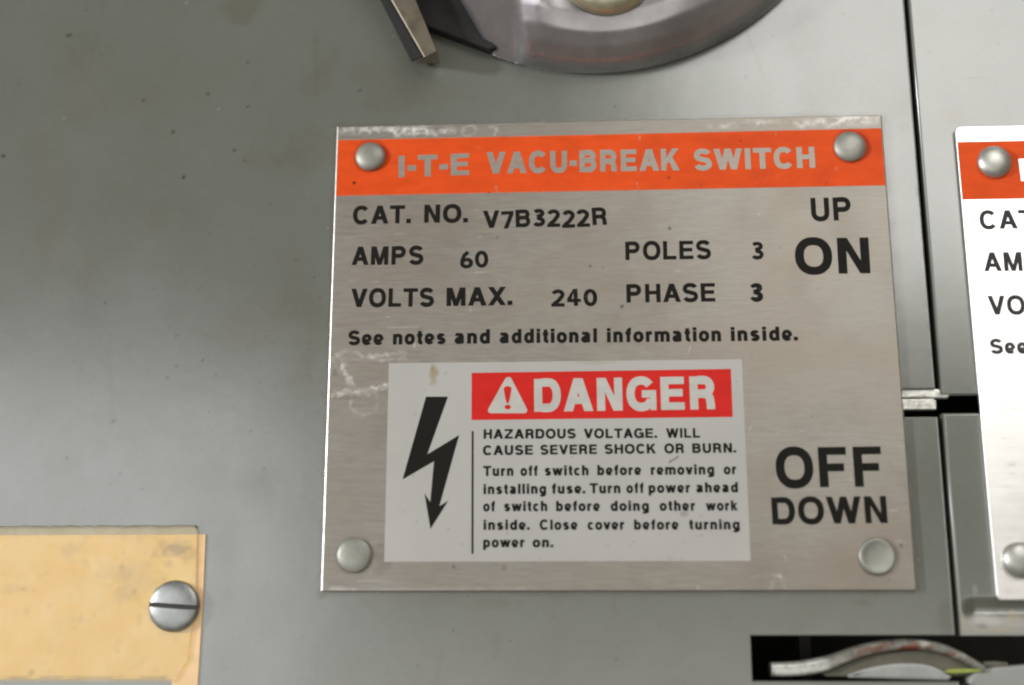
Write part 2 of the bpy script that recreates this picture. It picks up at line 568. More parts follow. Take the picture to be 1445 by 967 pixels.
    if ch in 'BPR':
        w = .80; m = .535 if ch == 'B' else .475
        rr = (1 - m) / 2 - hb / 2; wu = w - .03
        ty = 1 - hb; by = m if ch == 'B' else m
        r = (ty - by) / 2
        g = [R_(0, 0, s, 1), S_([(s, ty), (wu - h - r, ty)] + arc(wu - h - r, (ty + by) / 2, r, r, 90, -90, 14, 2.1)[1:-1] + [(wu - h - r, by), (s, by)])]
        if ch == 'B':
            r = (m - hb) / 2
            g.append(S_([(s, m), (w - h - r, m)] + arc(w - h - r, (m + hb) / 2, r, r, 90, -90, 14, 2.1)[1:-1] + [(w - h - r, hb), (s, hb)]))
        if ch == 'R':
            x = wu - h - .01
            g.append(S_([(wu - h - .20, m), (x - .06, m - .05), (x - .01, m - .15), (x + .01, .14), (x + .012, 0)]))
        return g, w
    if ch == 'S':
        w = .80; r1 = (1.02 - s * .88 - .50 + .01) / 2
        ty, my, by = 1.015 - hb, .505, -.015 + hb
        a = arc(w / 2, (ty + my) / 2, w / 2 - h - .015, (ty - my) / 2, 18, 270, 22, 2.15); c = arc(w / 2, (my + by) / 2, w / 2 - h, (my - by) / 2, 90, -162, 22, 2.15)
        a = a[:-4]; c = c[4:]
        return [S_(a + c)], w
    if ch == 's':
        w = .60; ty, my, by = X + .01 - hb, X * .505, -.01 + hb
        a = arc(w / 2, (ty + my) / 2, w / 2 - h - .01, (ty - my) / 2, 20, 270, 18, 2.1); c = arc(w / 2, (my + by) / 2, w / 2 - h, (my - by) / 2, 90, -160, 18, 2.1)
        return [S_(a[:-3] + c[3:])], w
    if ch == 'U': w = .79; return [S_([(h, 1)] + arc(w / 2, .36, w / 2 - h, .375 - hb, 180, 360, 16) + [(w - h, 1)])], w
    if ch == 'u':
        w = .63
        return [S_([(h, X)] + arc(w / 2 - .01, .27, w / 2 - h - .01 + .01, .28 - hb, 180, 330, 14)), R_(w - s, 0, w, X)], w
    if ch in 'nh':
        w = .63; ht = X if ch == 'n' else 1
        return [R_(0, 0, s, ht), S_(arc(w / 2 + .01, X - .27, w / 2 - h - .01, .28 - hb, 150, 0, 14) + [(w - h, 0)])], w
    if ch == 'm':
        w = 1.0; q = (w + s) / 2
        return [R_(0, 0, s, X), S_(arc(q / 2 + .005, X - .25, q / 2 - h - .005, .26 - hb, 150, 0, 12) + [(q - h, 0)]),
                S_(arc(q - s + q / 2 + .005, X - .25, q / 2 - h - .005, .26 - hb, 150, 0, 12) + [(w - h, 0)])], w
    if ch == 'r': w = .41; return [R_(0, 0, s, X), S_(arc(.34, X - .30, .34 - h, .30 - hb, 165, 85, 8) + [(w, X - hb + .005)])], w
    if ch == 't': w = .37; return [S_([(.06 + h, .94), (.06 + h, .20), (.06 + h + .03, hb + .035), (.06 + h + .1, hb), (w, hb)]), R_(0, X - b, .06, X), R_(.06 + s, X - b, w, X)], w
    if ch == 'f': w = .38; return [S_([(.07 + h, 0), (.07 + h, .80), (.07 + h + .04, 1 - hb - .03), (.07 + h + .11, 1 - hb), (w, 1 - hb)]), R_(0, X - b, .07, X), R_(.07 + s, X - b, w - .01, X)], w
    if ch == 'e':
        w = .66
        return [S_([(w - h, X * .46)] + arc(w / 2, X / 2, w / 2 - h, X / 2 + .01 - hb, 0, 320, 26)), R_(s * .9, X * .42 - b * .4, w - s * .4, X * .42 + b * .45)], w
    if ch == 'a':
        w = .64
        return [S_([(h + .02, X - .20), (h + .05, X - .10), (w * .42, X - hb + .01), (w * .62, X - hb), (w - h - .07, X - hb - .04), (w - h - .04, X - .20), (w - h - .04, .14), (w - h, .02)]),
                S_([(w - h - .04, X * .58), (w * .5, X * .53), (h + .05, X * .44), (h, X * .29), (h + .05, hb + .015), (w * .40, hb - .01), (w * .60, hb + .05), (w - h - .04, X * .30)])], w
    if ch in 'dbpgq':
        w = .66; rx = w / 2 - h; el = arc(w / 2, X / 2, rx, X / 2 + .01 - hb, 0, 360, 26)[:-1]
        if ch == 'd': return [S_(el, True), R_(w - s, 0, w, 1)], w
        if ch == 'b': return [S_(el, True), R_(0, 0, s, 1)], w
        if ch == 'p': return [S_(el, True), R_(0, -.27, s, X)], w
        if ch == 'q': return [S_(el, True), R_(w - s, -.27, w, X)], w
        return [S_(el, True), S_([(w - h, X), (w - h, -.05), (w - h - .06, -.22 + hb), (w / 2, -.275 + hb), (.14, -.25 + hb), (h - .02, -.11)])], w
    if ch == '0': w = .72; return [S_(arc(w / 2, .5, w / 2 - h, .5 - hb, 0, 360, 30, 2.1)[:-1], True)], w
    if ch == '6':
        w = .70
        return [S_(arc(w / 2, .31, w / 2 - h, .31 - hb, 0, 360, 26, 2.1)[:-1], True), S_([(h, .31), (h + .03, .55), (h + .12, .78), (w * .62, .98)])], w
    if ch == '3':
        w = .66; a = arc(w / 2 - .02, .755, w / 2 - h, .245 - hb, 150, -80, 16, 2.1); c = arc(w / 2 - .02, .275, w / 2 - h + .02, .275 - hb, 80, -155, 16, 2.1)
        return [S_(a + [(w / 2 - .1, .535)]), S_([(w / 2 - .1, .525)] + c)], w
    if ch == '8':
        w = .68
        return [S_(arc(w / 2, .75, w / 2 - h - .03, .25 - hb, 0, 360, 22, 2.1)[:-1], True), S_(arc(w / 2, .27, w / 2 - h, .27 - hb, 0, 360, 22, 2.1)[:-1], True)], w
    if ch == '2':
        w = .70
        return [S_(arc(w / 2, .70, w / 2 - h, .30 - hb, 165, -25, 16, 2.1) + [(w * .55, .36), (h + .03, s * .7)]), R_(0, 0, w, b)], w
    if ch == '7': w = .68; return [R_(0, 1 - b, w, 1), Q((.14, 0), (.14 + s * 1.05, 0), (w, 1 - b), (w - s * 1.1, 1 - b))], w
    if ch == '4':
        w = .72; x = w - .15 - s
        return [R_(x, 0, x + s, 1), R_(0, .22, x, .22 + b), R_(x + s, .22, w, .22 + b), Q((0, .22 + b), (s * 1.1, .22 + b), (x, 1 - s * .9), (x, 1))], w
    raise ValueError(ch)


def side(ch):
    if ch in 'AVTvwWX7.-': return .035
    if ch in 'OCGDoceS02368K': return .055
    return .085


def stroke_quads(pts, closed, h):
    p = [np.array(q, float) for q in pts]; n = len(p); L = []; R = []
    for i in range(n):
        a = p[i - 1] if (i > 0 or closed) else None
        c = p[(i + 1) % n] if (i < n - 1 or closed) else None
        e1 = None if a is None else (p[i] - a) / (np.linalg.norm(p[i] - a) + 1e-9)
        e2 = None if c is None else (c - p[i]) / (np.linalg.norm(c - p[i]) + 1e-9)
        if e1 is None: e1 = e2
        if e2 is None: e2 = e1
        n1 = np.array([-e1[1], e1[0]]); n2 = np.array([-e2[1], e2[0]])
        m = (n1 + n2) / max(.35, 1 + n1 @ n2)
        L.append(p[i] + h * m); R.append(p[i] - h * m)
    q = []
    for i in range(n if closed else n - 1):
        j = (i + 1) % n
        q.append([R[i], R[j], L[j], L[i]])
    return q


def letter(mb, text, a, b, cap, s, w, track=0.0, jitter=0.0):
    """one word with its base line running from a to b (mm), cap height in mm"""
    a = np.array(a); b = np.array(b); L = np.linalg.norm(b - a)
    gl = [glyph(c, s) for c in text]
    pos = []; x = 0
    for i, (c, (g, wd_)) in enumerate(zip(text, gl)):
        if i: x += side(text[i - 1]) + side(c) + track
        pos.append(x); x += wd_
    k = L / (x * cap)                       # widen or narrow the letters to the measured width
    eu = (b - a) / L; ev = np.array([-eu[1], eu[0]])
    z = 0
    for (g, wd_), x0 in zip(gl, pos):
        jy = random.uniform(-1, 1) * jitter; ja = random.uniform(-1, 1) * jitter * .8
        T = lambda q: a + eu * ((q[0] + x0) * cap * k + ja * q[1] * cap) + ev * (q[1] + jy) * cap
        for it in g:
            if it[0] == 'p': quads = [it[1]]
            else: quads = stroke_quads(it[1], it[2], s / 2)
            for qd in quads:
                pts = [T(q) for q in qd]
                z += 1
                mb.add([(t[0], t[1], w + (z % 40) * .00025) for t in ccw(pts)], [list(range(len(pts)))])


def words(mb, lst, w, s, jitter=0.0, shift=(0, 0)):
    """lst: (text, x0, y0, x1, y1, cap px) in photo pixels"""
    for t, x0, y0, x1, y1, cap in lst:
        a = np.array(P(x0, y0, w)) + shift; b = np.array(P(x1, y1, w)) + shift
        c = np.array(P((x0 + x1) / 2, (y0 + y1) / 2 - cap, w)) + shift
        d = abs(c[1] - (a[1] + b[1]) / 2)
        letter(mb, t, a, b, d, s, w, jitter=jitter)


# ------------------------------------------------------------------ dark interior behind the doors
DW = -1.0                                    # face of the doors
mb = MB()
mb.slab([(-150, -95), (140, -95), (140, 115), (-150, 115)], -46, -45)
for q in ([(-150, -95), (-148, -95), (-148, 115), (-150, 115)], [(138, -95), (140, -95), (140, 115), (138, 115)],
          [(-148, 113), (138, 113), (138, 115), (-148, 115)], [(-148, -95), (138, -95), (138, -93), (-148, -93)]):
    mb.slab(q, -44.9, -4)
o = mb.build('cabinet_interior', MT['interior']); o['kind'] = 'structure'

# ------------------------------------------------------------------ left switch door
SEAM = 55.85; NT, NB = -8.0, -13.3; ST, SB, SL = -49.6, -57.3, 22.2
door_pts = ccw([(-165, 120), (SEAM, 120), (SEAM, NT), (50, NT), (50, NB), (SEAM, NB), (SEAM, ST), (SL, ST), (SL, SB), (SEAM, SB), (SEAM, -100), (-165, -100)])


def door_keep(u, v):
    return ~(((v < NT) & (v > NB) & (u > 50)) | ((v < ST) & (v > SB) & (u > SL)))


specks_px = [(245, 186, 5), (331, 212, 4), (259, 250, 4), (203, 142, 4), (293, 133, 4), (350, 88, 3), (97, 50, 6), (5, 221, 5), (418, 366, 3.5), (443, 391, 2.5),
             (345, 227, 2.5), (350, 151, 3), (249, 517, 4.5), (237, 533, 3), (286, 508, 3), (160, 594, 4), (295, 581, 2.5), (94, 647, 4), (169, 668, 3), (200, 690, 2.5),
             (148, 428, 3), (435, 529, 3), (354, 608, 2.5), (373, 662, 3), (249, 474, 3), (305, 528, 3), (428, 898, 3), (350, 873, 2), (120, 721, 3), (1000, 60, 4), (868, 150, 3),
             (508, 128, 4), (1052, 108, 3), (1090, 50, 3), (1190, 20, 3), (640, 890, 3), (720, 905, 3), (930, 880, 2.5), (870, 930, 3), (520, 905, 2), (590, 940, 3)]


def door_wear(u, v, w):
    r = np.zeros(u.shape); g = np.zeros(u.shape); b = np.zeros(u.shape)
    B = lambda x, y, rx, ry, st, rough=.6, sc=5, soft=.9: st * blob(u, v, P(x, y, DW), rx / 7.9, ry / 7.9, rough, sc, soft)
    # grime: old drips, thumb marks and the greasy zone left of the nameplate
    r += B(70, 250, 60, 130, .30, .5, 9) + B(75, 330, 36, 75, .22, .5, 5) + B(120, 380, 16, 30, .3) + B(225, 300, 18, 55, .22)
    r += B(400, 220, 110, 50, .40, .7, 6) + B(350, 450, 120, 60, .34, .8, 6) + B(420, 400, 60, 160, .22, .7, 8) + B(345, 15, 50, 30, .4, .8, 4)
    r += B(450, 110, 40, 60, .25) + B(440, 470, 30, 100, .25, .6, 5) + B(230, 120, 200, 130, .12, .7, 14)
    r += B(580, 135, 110, 35, .25, .8, 6) + B(540, 100, 60, 40, .25) + B(315, 790, 28, 70, .10) + B(640, 850, 200, 12, .3, .8, 4)
    r += B(1220, 850, 24, 7, .6, .6, 2) + B(455, 842, 14, 8, .5, .6, 2) + B(1300, 130, 30, 60, .12)
    r += .22 * np.clip(fbm(u, v, 14) - .52, 0, 1) * 3 + .10 * np.clip(fbm(u, v, 3.1) - .55, 0, 1) * 3
    for x, y, q in specks_px:
        g += .85 * blob(u, v, P(x, y, DW), q / 8, q / 8 * random.uniform(.7, 1.2), .5, .8, .8)
    k = random.Random(5)
    for _ in range(620):
        x, y = k.uniform(0, 1350), k.uniform(0, 960)
        if k.random() < .5: x, y = k.gauss(380, 90), k.gauss(440, 110)
        g += k.choice((.15, .2, .25, .55)) * k.uniform(.6, 1.1) * blob(u, v, P(x, y, DW), k.uniform(.12, .3), k.uniform(.12, .3), .4, .6, .9)
    for _ in range(22):
        x, y = k.uniform(0, 1330), k.uniform(0, 960)
        b += k.uniform(.15, .45) * blob(u, v, P(x, y, DW), k.uniform(.1, .25), k.uniform(.1, .25), .4, .6, .9)
    for _ in range(45):                     # faint wiping marks and hairlines in the paint
        x, y = k.uniform(0, 1330), k.uniform(0, 960); a = k.gauss(1.5, .35); l = k.uniform(20, 110)
        r += k.uniform(.06, .16) * stroke(u, v, [P(x, y, DW), P(x + l * math.cos(a), y + l * math.sin(a), DW)], k.uniform(.15, .9), .5, 1.5)
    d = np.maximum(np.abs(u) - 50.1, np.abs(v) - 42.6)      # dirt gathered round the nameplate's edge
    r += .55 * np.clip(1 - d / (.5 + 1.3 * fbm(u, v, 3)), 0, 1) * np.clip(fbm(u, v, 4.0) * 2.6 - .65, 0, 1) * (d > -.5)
    e = np.minimum(np.abs(u - SEAM), 9)     # dirt packed along the seam's edge
    g += .5 * np.clip(1 - e / .5, 0, 1) * (vnoise(u, v, 2.2) > .55) * (v > NT)
    g += .7 * blob(u, v, (SEAM, 28.5), .6, 1.6, .5, 1) + .5 * blob(u, v, (SEAM - 1.2, -47), 3, 3.5, .5, 3) * .5
    return np.c_[r, g, b]


us = axis(-165, SEAM, .30, -124, SEAM, 6, [50, SL]); vs = axis(-100, 120, .30, -62, 76, 6, [NT, NB, ST, SB])
v, f = grid_sheet(us, vs, door_keep, lambda U, V: DW + .05 * np.sin(U / 31) * np.cos(V / 27))
mb = MB(); rim(mb, door_pts, .2, DW, 2.0)
base = len(v); allv = np.vstack([v, np.array(mb.v)]); allf = f.tolist() + [[i + base for i in q] for q in mb.f]
door = raw_mesh('switch_door', allv, allf, True, MT['paint'], None, np.array([-40.0, 0.0, DW]), door_wear)
door.location = world(-40, 0, DW)
door['label'] = 'large grey painted switch door behind the main nameplate and the yellowed card'; door['category'] = 'door'; door['group'] = 'grey switch doors'

# ------------------------------------------------------------------ neighbouring door
RL = 57.35; RT, RB_ = -8.7, -12.9; RBOT = -49.4


def right_keep(u, v):
    return ~((v < RT) & (v > RB_) & (u < 66))


def right_w(U, V):
    d = np.full(U.shape, DW)
    t = np.clip((-43.4 - V) / 5.6, 0, 1)     # below its nameplate the sheet dips back and turns out again in a lip
    e = np.clip((U - RL) / 2.6, 0, 1)
    d = d - 1.25 * np.sin(np.clip(t / .92, 0, 1) ** .85 * PI) ** 2 * e * e * (3 - 2 * e)
    return d


def right_wear_light(u, v, w):
    r = np.zeros(u.shape); g = np.zeros(u.shape); b = np.zeros(u.shape)
    B = lambda x, y, rx, ry, st, rough=.6, sc=4, soft=.9: st * blob(u, v, P(x, y, DW), rx / 7.9, ry / 7.9, rough, sc, soft)
    g += B(1345, 170, 22, 40, .16, .7, 3) + B(1330, 110, 12, 50, .06)
    r += B(1345, 175, 20, 30, .2, .7, 3) + B(1400, 888, 60, 6, .55, .9, 2) + B(1356, 876, 7, 16, .8)
    r += B(1430, 872, 12, 14, .5, .8, 1.5)
    g += B(1383, 884, 12, 4, .4, .8, 1) + B(1372, 110, 26, 2.5, .3, .8, 2) + B(1312, 74, 5, 3, .4) + B(1408, 62, 6, 3, .4) + B(1400, 15, 8, 3, .3)
    b += B(1376, 835, 6, 12, .15) + B(1400, 875, 45, 9, .35, .9, 3)
    b += .27 * np.clip((-45.9 - v) / 1.2, 0, 1) * np.clip(fbm(u, v, 2) * 2, .4, 1)  # lip painted paler, standing in for the light it catches
    r += .03 * np.clip(fbm(u, v, 7) - .5, 0, 1) * 3
    return np.c_[r, g, b]


us = axis(RL, 150, .28, RL, 82, 6, [66]); vs = np.unique(np.concatenate([axis(RBOT, 120, .28, RBOT, 74, 6, [RT, RB_]), np.arange(RBOT + .05, -44, .11)]))
v, f = grid_sheet(us, vs, right_keep, right_w)
mb = MB(); rim(mb, ccw([(RL, 120), (RL, RT), (66, RT), (66, RB_), (RL, RB_), (RL, RBOT), (150, RBOT), (150, 120)]), .4, DW, 2.0)
base = len(v); allv = np.vstack([v, np.array(mb.v)]); allf = f.tolist() + [[i + base for i in q] for q in mb.f]
door2 = raw_mesh('switch_door', allv, allf, True, MT['paint_right'], None, np.array([100.0, 0.0, DW]), right_wear_light)
door2.location = world(100, 0, DW)
door2['label'] = 'grey switch door right of the vertical seam, under the cut off bright nameplate'; door2['category'] = 'door'; door2['group'] = 'grey switch doors'

# ------------------------------------------------------------------ rivets and plates


def rivet(parent, x, y, r_px, mat, flat=1.0, label=None, w0=0.0, dished=False):
    u, v = P(x, y, w0 + .6); r = r_px / 8.05
    prof = [(.96, -.02), (1.0, .06), (1.0, .16), (.975, .25), (.92, .35), (.82, .46), (.68, .56), (.5, .64), (.3, .69), (.12, .71), (.001, .712)]
    if dished:
        prof = [(.98, -.02), (1.0, .10), (1.0, .30), (.975, .50), (.93, .62), (.86, .66), (.78, .60), (.66, .48), (.5, .36), (.3, .27), (.12, .24), (.001, .235)]
    mb = MB(); mb.lathe(u, v, [(a * r, b * r * flat * .62) for a, b in prof], w0 + .0)
    o = mb.build('rivet', mat, parent)
    if label: o['label'] = label
    return o


def brushed_sheet(name, outline, w0, w1, mat, parent, wear_fn, fine):
    """plate whose face is a fine grid (for the hand placed marks) inside a rounded outline"""
    mb = MB(); pts = ccw(outline)
    r = .22
    rings = [[(u, v, w0) for u, v in pts], [(u, v, w1 - r) for u, v in pts]]
    for k in (1, 2, 3):
        a = k / 3 * PI / 2; rings.append([(u, v, w1 - r + r * math.sin(a)) for u, v in offset(pts, -r * (1 - math.cos(a)))])
    mb.strip(rings, True, False)
    n = len(pts); mb.add(rings[0], [list(range(n))[::-1]])
    inn = rings[-1]
    return mb, inn


def main_plate_wear_shade(u, v, w):
    r = np.zeros(u.shape); g = np.zeros(u.shape); b = np.zeros(u.shape)
    top = w > -.02
    brk = np.clip(fbm(u, v, .9) * 3.0 - .75, .3, 1) * np.clip(fbm(u + 9, v * 2.0, 2.6) * 2.6 - .6, .35, 1)
    St = lambda pts, wd_, st, rough=.9, sc=.6: st * .92 * brk * stroke(u, v, catmull(PP(pts), 5) if len(pts) > 2 else PP(pts), wd_ * 1.35 / 8.1, rough, sc)
    # chalky glue left along the top edge, loops, and the splash left of the white label
    b += .75 * np.clip(fbm(u, v, 1.6) * 2.6 - 1.25, 0, 1) * np.clip(1 - np.abs(v - 41.2) / 1.1, 0, 1) * ((u < -28) | (u > 34) | ((u > 15) & (u < 28)))
    b += St([(482, 186), (520, 183), (560, 182), (606, 181)], 4, .75) + St([(560, 190), (606, 187), (640, 186)], 4, .7)
    b += St([(655, 184), (652, 190), (664, 192), (672, 186), (668, 178), (656, 180), (652, 186)], 2, .6, .4) + St([(690, 178), (700, 182), (698, 190)], 2, .5)
    b += St([(1020, 176), (1060, 172), (1110, 172)], 3, .4) + St([(1130, 178), (1160, 168), (1170, 178), (1200, 166), (1243, 164)], 3.5, .7) + St([(1180, 166), (1243, 168)], 4, .6)
    b += St([(466, 512), (480, 500), (500, 498), (512, 504), (530, 502), (572, 500)], 3.2, .62) + St([(490, 506), (540, 508), (572, 505)], 2.2, .45)
    b += St([(482, 520), (490, 530), (496, 542), (505, 550), (530, 548), (548, 542)], 4, .62) + St([(470, 556), (490, 554), (510, 556), (545, 545)], 3.5, .62)
    b += St([(500, 560), (494, 572), (504, 583), (520, 585), (532, 574), (532, 558)], 2.2, .32, .4) + St([(470, 510), (478, 502), (486, 512), (484, 524)], 4, .5)
    b += St([(1088, 830), (1090, 822)], 1.5, .5) + St([(1108, 832), (1104, 820), (1100, 812)], 2, .5) + St([(1060, 815), (1090, 812), (1112, 818)], 1.5, .25)
    b += St([(672, 308), (694, 303), (702, 318)], 1.2, .35, .3) + St([(660, 410), (664, 440)], 1.0, .3, .3) + St([(704, 396), (709, 404)], 1, .5)
    b += .20 * blob(u, v, P(620, 835), 22, .8, .6, 2) + .35 * blob(u, v, P(480, 832), 3.5, .5, .8, 1)
    k = random.Random(11)
    for _ in range(26):
        x, y = k.uniform(470, 1270), k.uniform(280, 830); l = k.uniform(8, 70)
        b += k.uniform(.1, .3) * stroke(u, v, [P(x, y), P(x + l, y + k.uniform(-3, 3))], .06, .5)
    for _ in range(14):
        x, y = k.uniform(480, 1270), k.uniform(280, 830); l = k.uniform(4, 14)
        b += k.uniform(.2, .5) * stroke(u, v, [P(x, y), P(x + k.uniform(-4, 4), y + l)], .09, .3)
    for _ in range(46):
        x, y = k.uniform(470, 1270), k.uniform(280, 830)
        (g if k.random() < .45 else r)[:] += k.uniform(.3, .75) * blob(u, v, P(x, y), k.uniform(.10, .24), k.uniform(.10, .22), .4, .6, .8)
    for x, y, q in ((945, 322, 3), (878, 433, 4), (702, 335, 2), (833, 376, 2.5), (640, 800, 2), (1272, 770, 2.5)):
        g += .8 * blob(u, v, P(x, y), q / 8, q / 8, .5, .8, .7)
    r += .5 * blob(u, v, P(712, 802), .6, .7, .4, 1) + .4 * blob(u, v, P(472, 526), .6, 1.0, .5, 1) + .3 * blob(u, v, P(480, 562), 4, .6, .7, 2)
    for x, y in ((522, 220), (1199.8, 206), (499.3, 783.5), (1238.5, 785)):  # dark rings painted in for the soft shade round each rivet
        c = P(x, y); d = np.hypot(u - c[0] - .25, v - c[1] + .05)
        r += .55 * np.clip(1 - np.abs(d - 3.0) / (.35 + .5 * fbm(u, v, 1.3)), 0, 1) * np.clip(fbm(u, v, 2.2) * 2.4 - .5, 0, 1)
    r += .30 * blob(u, v, P(540, 786), 2.4, 3.6, .4, 2)  # shadow beside the lower left rivet, painted into the colour
    r += .22 * np.clip(fbm(u, v, 9) - .5, 0, 1) * 2.2
    return np.c_[r, g, b] * top[:, None]


def make_plate(name, label, u0, v0, u1, v1, rad, mat, group, wear_fn, step):
    t = thing(name, label, 'nameplate', (u0 + u1) / 2, v0, DW, group)
    mb, inn = brushed_sheet('plate', round_rect(u0, v0, u1, v1, rad), DW + .06, 0.0, mat, t, wear_fn, step)
    # fine face: rows spanning the inner outline
    ins = .22; rr = max(rad - ins, .02)
    vs_ = np.unique(np.concatenate([np.arange(v0 + ins, v1 - ins, step), [v1 - ins]] + [np.array([q[1] for q in inn])]))
    n = int((u1 - u0) / step)
    rows = []
    for y in vs_:
        dy = max(0, (v0 + ins + rr) - y, y - (v1 - ins - rr))
        cut = rr - math.sqrt(max(0, rr * rr - dy * dy))
        rows.append([(u, y, 0.0) for u in np.linspace(u0 + ins + cut, u1 - ins - cut, n)])
    mb.strip(rows, False, False)
    mb.build('plate', mat, t, wear_fn)
    return t


PG = 'riveted switch nameplates'
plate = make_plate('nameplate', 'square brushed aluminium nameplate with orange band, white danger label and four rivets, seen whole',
                   -50, -42.5, 50, 42.5, .25, MT['plate'], PG, main_plate_wear_shade, .25)
# orange band, a printed layer wrapped onto the face


def band_wear_shade(u, v, w):
    r = np.zeros(u.shape); g = np.zeros(u.shape); b = np.zeros(u.shape)
    g += .9 * blob(u, v, P(500, 258.5), .42, .42, .4, .6)
    for x, y, q in ((690, 272, 2), (944, 251, 2.5), (1045, 199, 2), (1166, 259, 1.6), (600, 266, 1.5), (820, 206, 1.5), (990, 262, 1.5), (760, 270, 1.3)):
        g += .7 * blob(u, v, P(x, y), q / 8, q / 8, .5, .5, .8)
    for x, y, dy in ((902, 190, 8), (899, 258, 7), (1180, 236, 10), (700, 262, 9), (1095, 189, 6)):
        b += .75 * stroke(u, v, [P(x, y), P(x + 1.5, y + dy)], .10, .4)
    b += .5 * np.clip(1 - np.minimum(np.abs(v - 39.78), np.abs(v - 28.75)) / (.28 * fbm(u, v, .9)), 0, 1)
    for x, y in ((522, 220), (1199.8, 206)):  # rivet shade painted on the band as dark rings
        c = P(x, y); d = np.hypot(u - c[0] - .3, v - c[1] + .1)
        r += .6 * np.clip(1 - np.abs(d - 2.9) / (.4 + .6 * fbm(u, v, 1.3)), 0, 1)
    r += .25 * np.clip(fbm(u, v * 1.5, 5) - .5, 0, 1) * 2.4
    k = random.Random(21)
    for _ in range(40):
        x, y = k.uniform(480, 1245), k.uniform(190, 275)
        g += k.uniform(.15, .5) * blob(u, v, P(x, y), .11, .10, .4, .5, .8)
    return np.c_[r, g, b]


mb = MB()
nb = 420
lo_ = lambda u: 28.7 + .15 * (u + 49.8) / 99.6
mb.strip([[(u, lo_(u) + 11.0 * t, .02) for u in np.linspace(-49.8, 49.8, nb)] for t in np.linspace(0, 1, 50)], False, False)
o4 = [(-49.8, lo_(-49.8)), (49.8, lo_(49.8)), (49.8, lo_(49.8) + 11), (-49.8, lo_(-49.8) + 11)]
mb.strip([[(u, v, .002) for u, v in o4], [(u, v, .02) for u, v in o4]], True, False)
band = mb.build('orange_band', MT['orange_worn'], plate, band_wear_shade)
mb = MB()
title = [('I-T-E', 562.3, 250.6, 662.2, 246.9, 30.5), ('VACU-BREAK', 686.4, 245.3, 959.3, 240.4, 30.5), ('SWITCH', 979.5, 240.4, 1150.7, 236.8, 29.5)]
words(mb, title, .035, .25); mb.build('lettering', MT['knockout'], band)
LW = .03


def print_line(lst, s, mat, parent, jitter=0.0, w=LW, shift=(0, 0), name='lettering'):
    mb = MB(); words(mb, lst, w, s, jitter, shift); return mb.build(name, mat, parent)


cat = [('CAT.', 497.5, 316.6, 579.7, 315, 25.5), ('NO.', 598.3, 314.5, 660.3, 314, 25.5)]
amps = [('AMPS', 496, 374.2, 597.3, 373.2, 26)]
volts = [('VOLTS', 495, 433.6, 612.2, 432.6, 26), ('MAX.', 630, 432.2, 723, 430.6, 26)]
see = [('See', 490.9, 487, 540.9, 486.6, 20), ('notes', 554.4, 486.4, 628.6, 485.6, 20), ('and', 641.3, 485.4, 691.3, 484.8, 20),
       ('additional', 704.9, 484.6, 842.6, 483.4, 20), ('information', 856.6, 483.2, 1017.7, 481.8, 20), ('inside.', 1031.7, 481.6, 1126.2, 480.6, 20)]
print_line(cat, .232, MT['black'], plate)
print_line(amps, .232, MT['black'], plate)
print_line(volts, .232, MT['black'], plate)
print_line([('POLES', 882.7, 367.2, 1003.7, 365.4, 26)], .22, MT['black'], plate)
print_line([('PHASE', 884.2, 427.3, 1009.6, 425.6, 26)], .225, MT['black'], plate)
print_line(see, .25, MT['black'], plate)
print_line([('UP', 1145.5, 312, 1202.9, 310.8, 32.5)], .215, MT['black'], plate)
print_line([('ON', 1123.1, 386.8, 1228.6, 385.8, 50.5)], .225, MT['black'], plate)
print_line([('OFF', 1096.1, 688.4, 1246.6, 686.7, 56.5)], .222, MT['black'], plate)
print_line([('DOWN', 1090.2, 740.2, 1253, 738.2, 38)], .222, MT['black'], plate)
ST_ = MT['stamp']
print_line([('V7B3222R', 682, 323.5, 857.3, 318.2, 24.5)], .225, ST_, plate, .07, name='stamped_lettering')
print_line([('60', 649.1, 379, 689.5, 377.5, 23.5)], .215, ST_, plate, .06, name='stamped_lettering')
print_line([('240', 777.9, 433, 843.3, 432.2, 24)], .22, ST_, plate, .06, name='stamped_lettering')
print_line([('3', 1061, 366, 1077.8, 365.7, 24.5)], .21, ST_, plate, .02, name='stamped_lettering')
mb = MB(); words(mb, [('3', 1060.4, 426, 1077.4, 425.6, 26)], LW, .21); words(mb, [('3', 1058.8, 424.2, 1074.6, 423.8, 22.5)], LW + .012, .20)
mb.build('stamped_lettering', ST_, plate)

# bright sheared edges at the plate's two sides
for sg, e in ((-1, 50), (1, 50)):
    mb = MB()
    mb.strip([[(sg * (e - .13), y, .003) for y in (-42.3, 42.3)], [(sg * (e + .04), y, -.08) for y in (-42.3, 42.3)], [(sg * (e + .04), y, -.9) for y in (-42.3, 42.3)]], False, False)
    mb.build('sheared_edge', MT['edge'], plate)

# white danger label
lab = [P(548, 513.5), P(1047, 506.5), P(1059, 791), P(543, 793.5)]


def label_wear(u, v, w):
    return np.zeros((len(u), 3))


def mat_label():
    m, nt, bs = new_mat('white_label_print')
    r, g, b = wear(nt)
    c = mix(nt, ramp(nt, mapped_noise(nt, 70, detail=6), .3, .7), (.405, .395, .37), (.45, .44, .415))
    c = mix(nt, r, c, (.30, .24, .13)); c = mix(nt, g, c, (.06, .055, .045))
    nt.links.new(c, bs.inputs['Base Color']); bs.inputs['Roughness'].default_value = .42
    bump(nt, bs, mapped_noise(nt, 1200, (.1, 1, 1), detail=3), .05, .0001)
    return m


MT['label'] = mat_label()


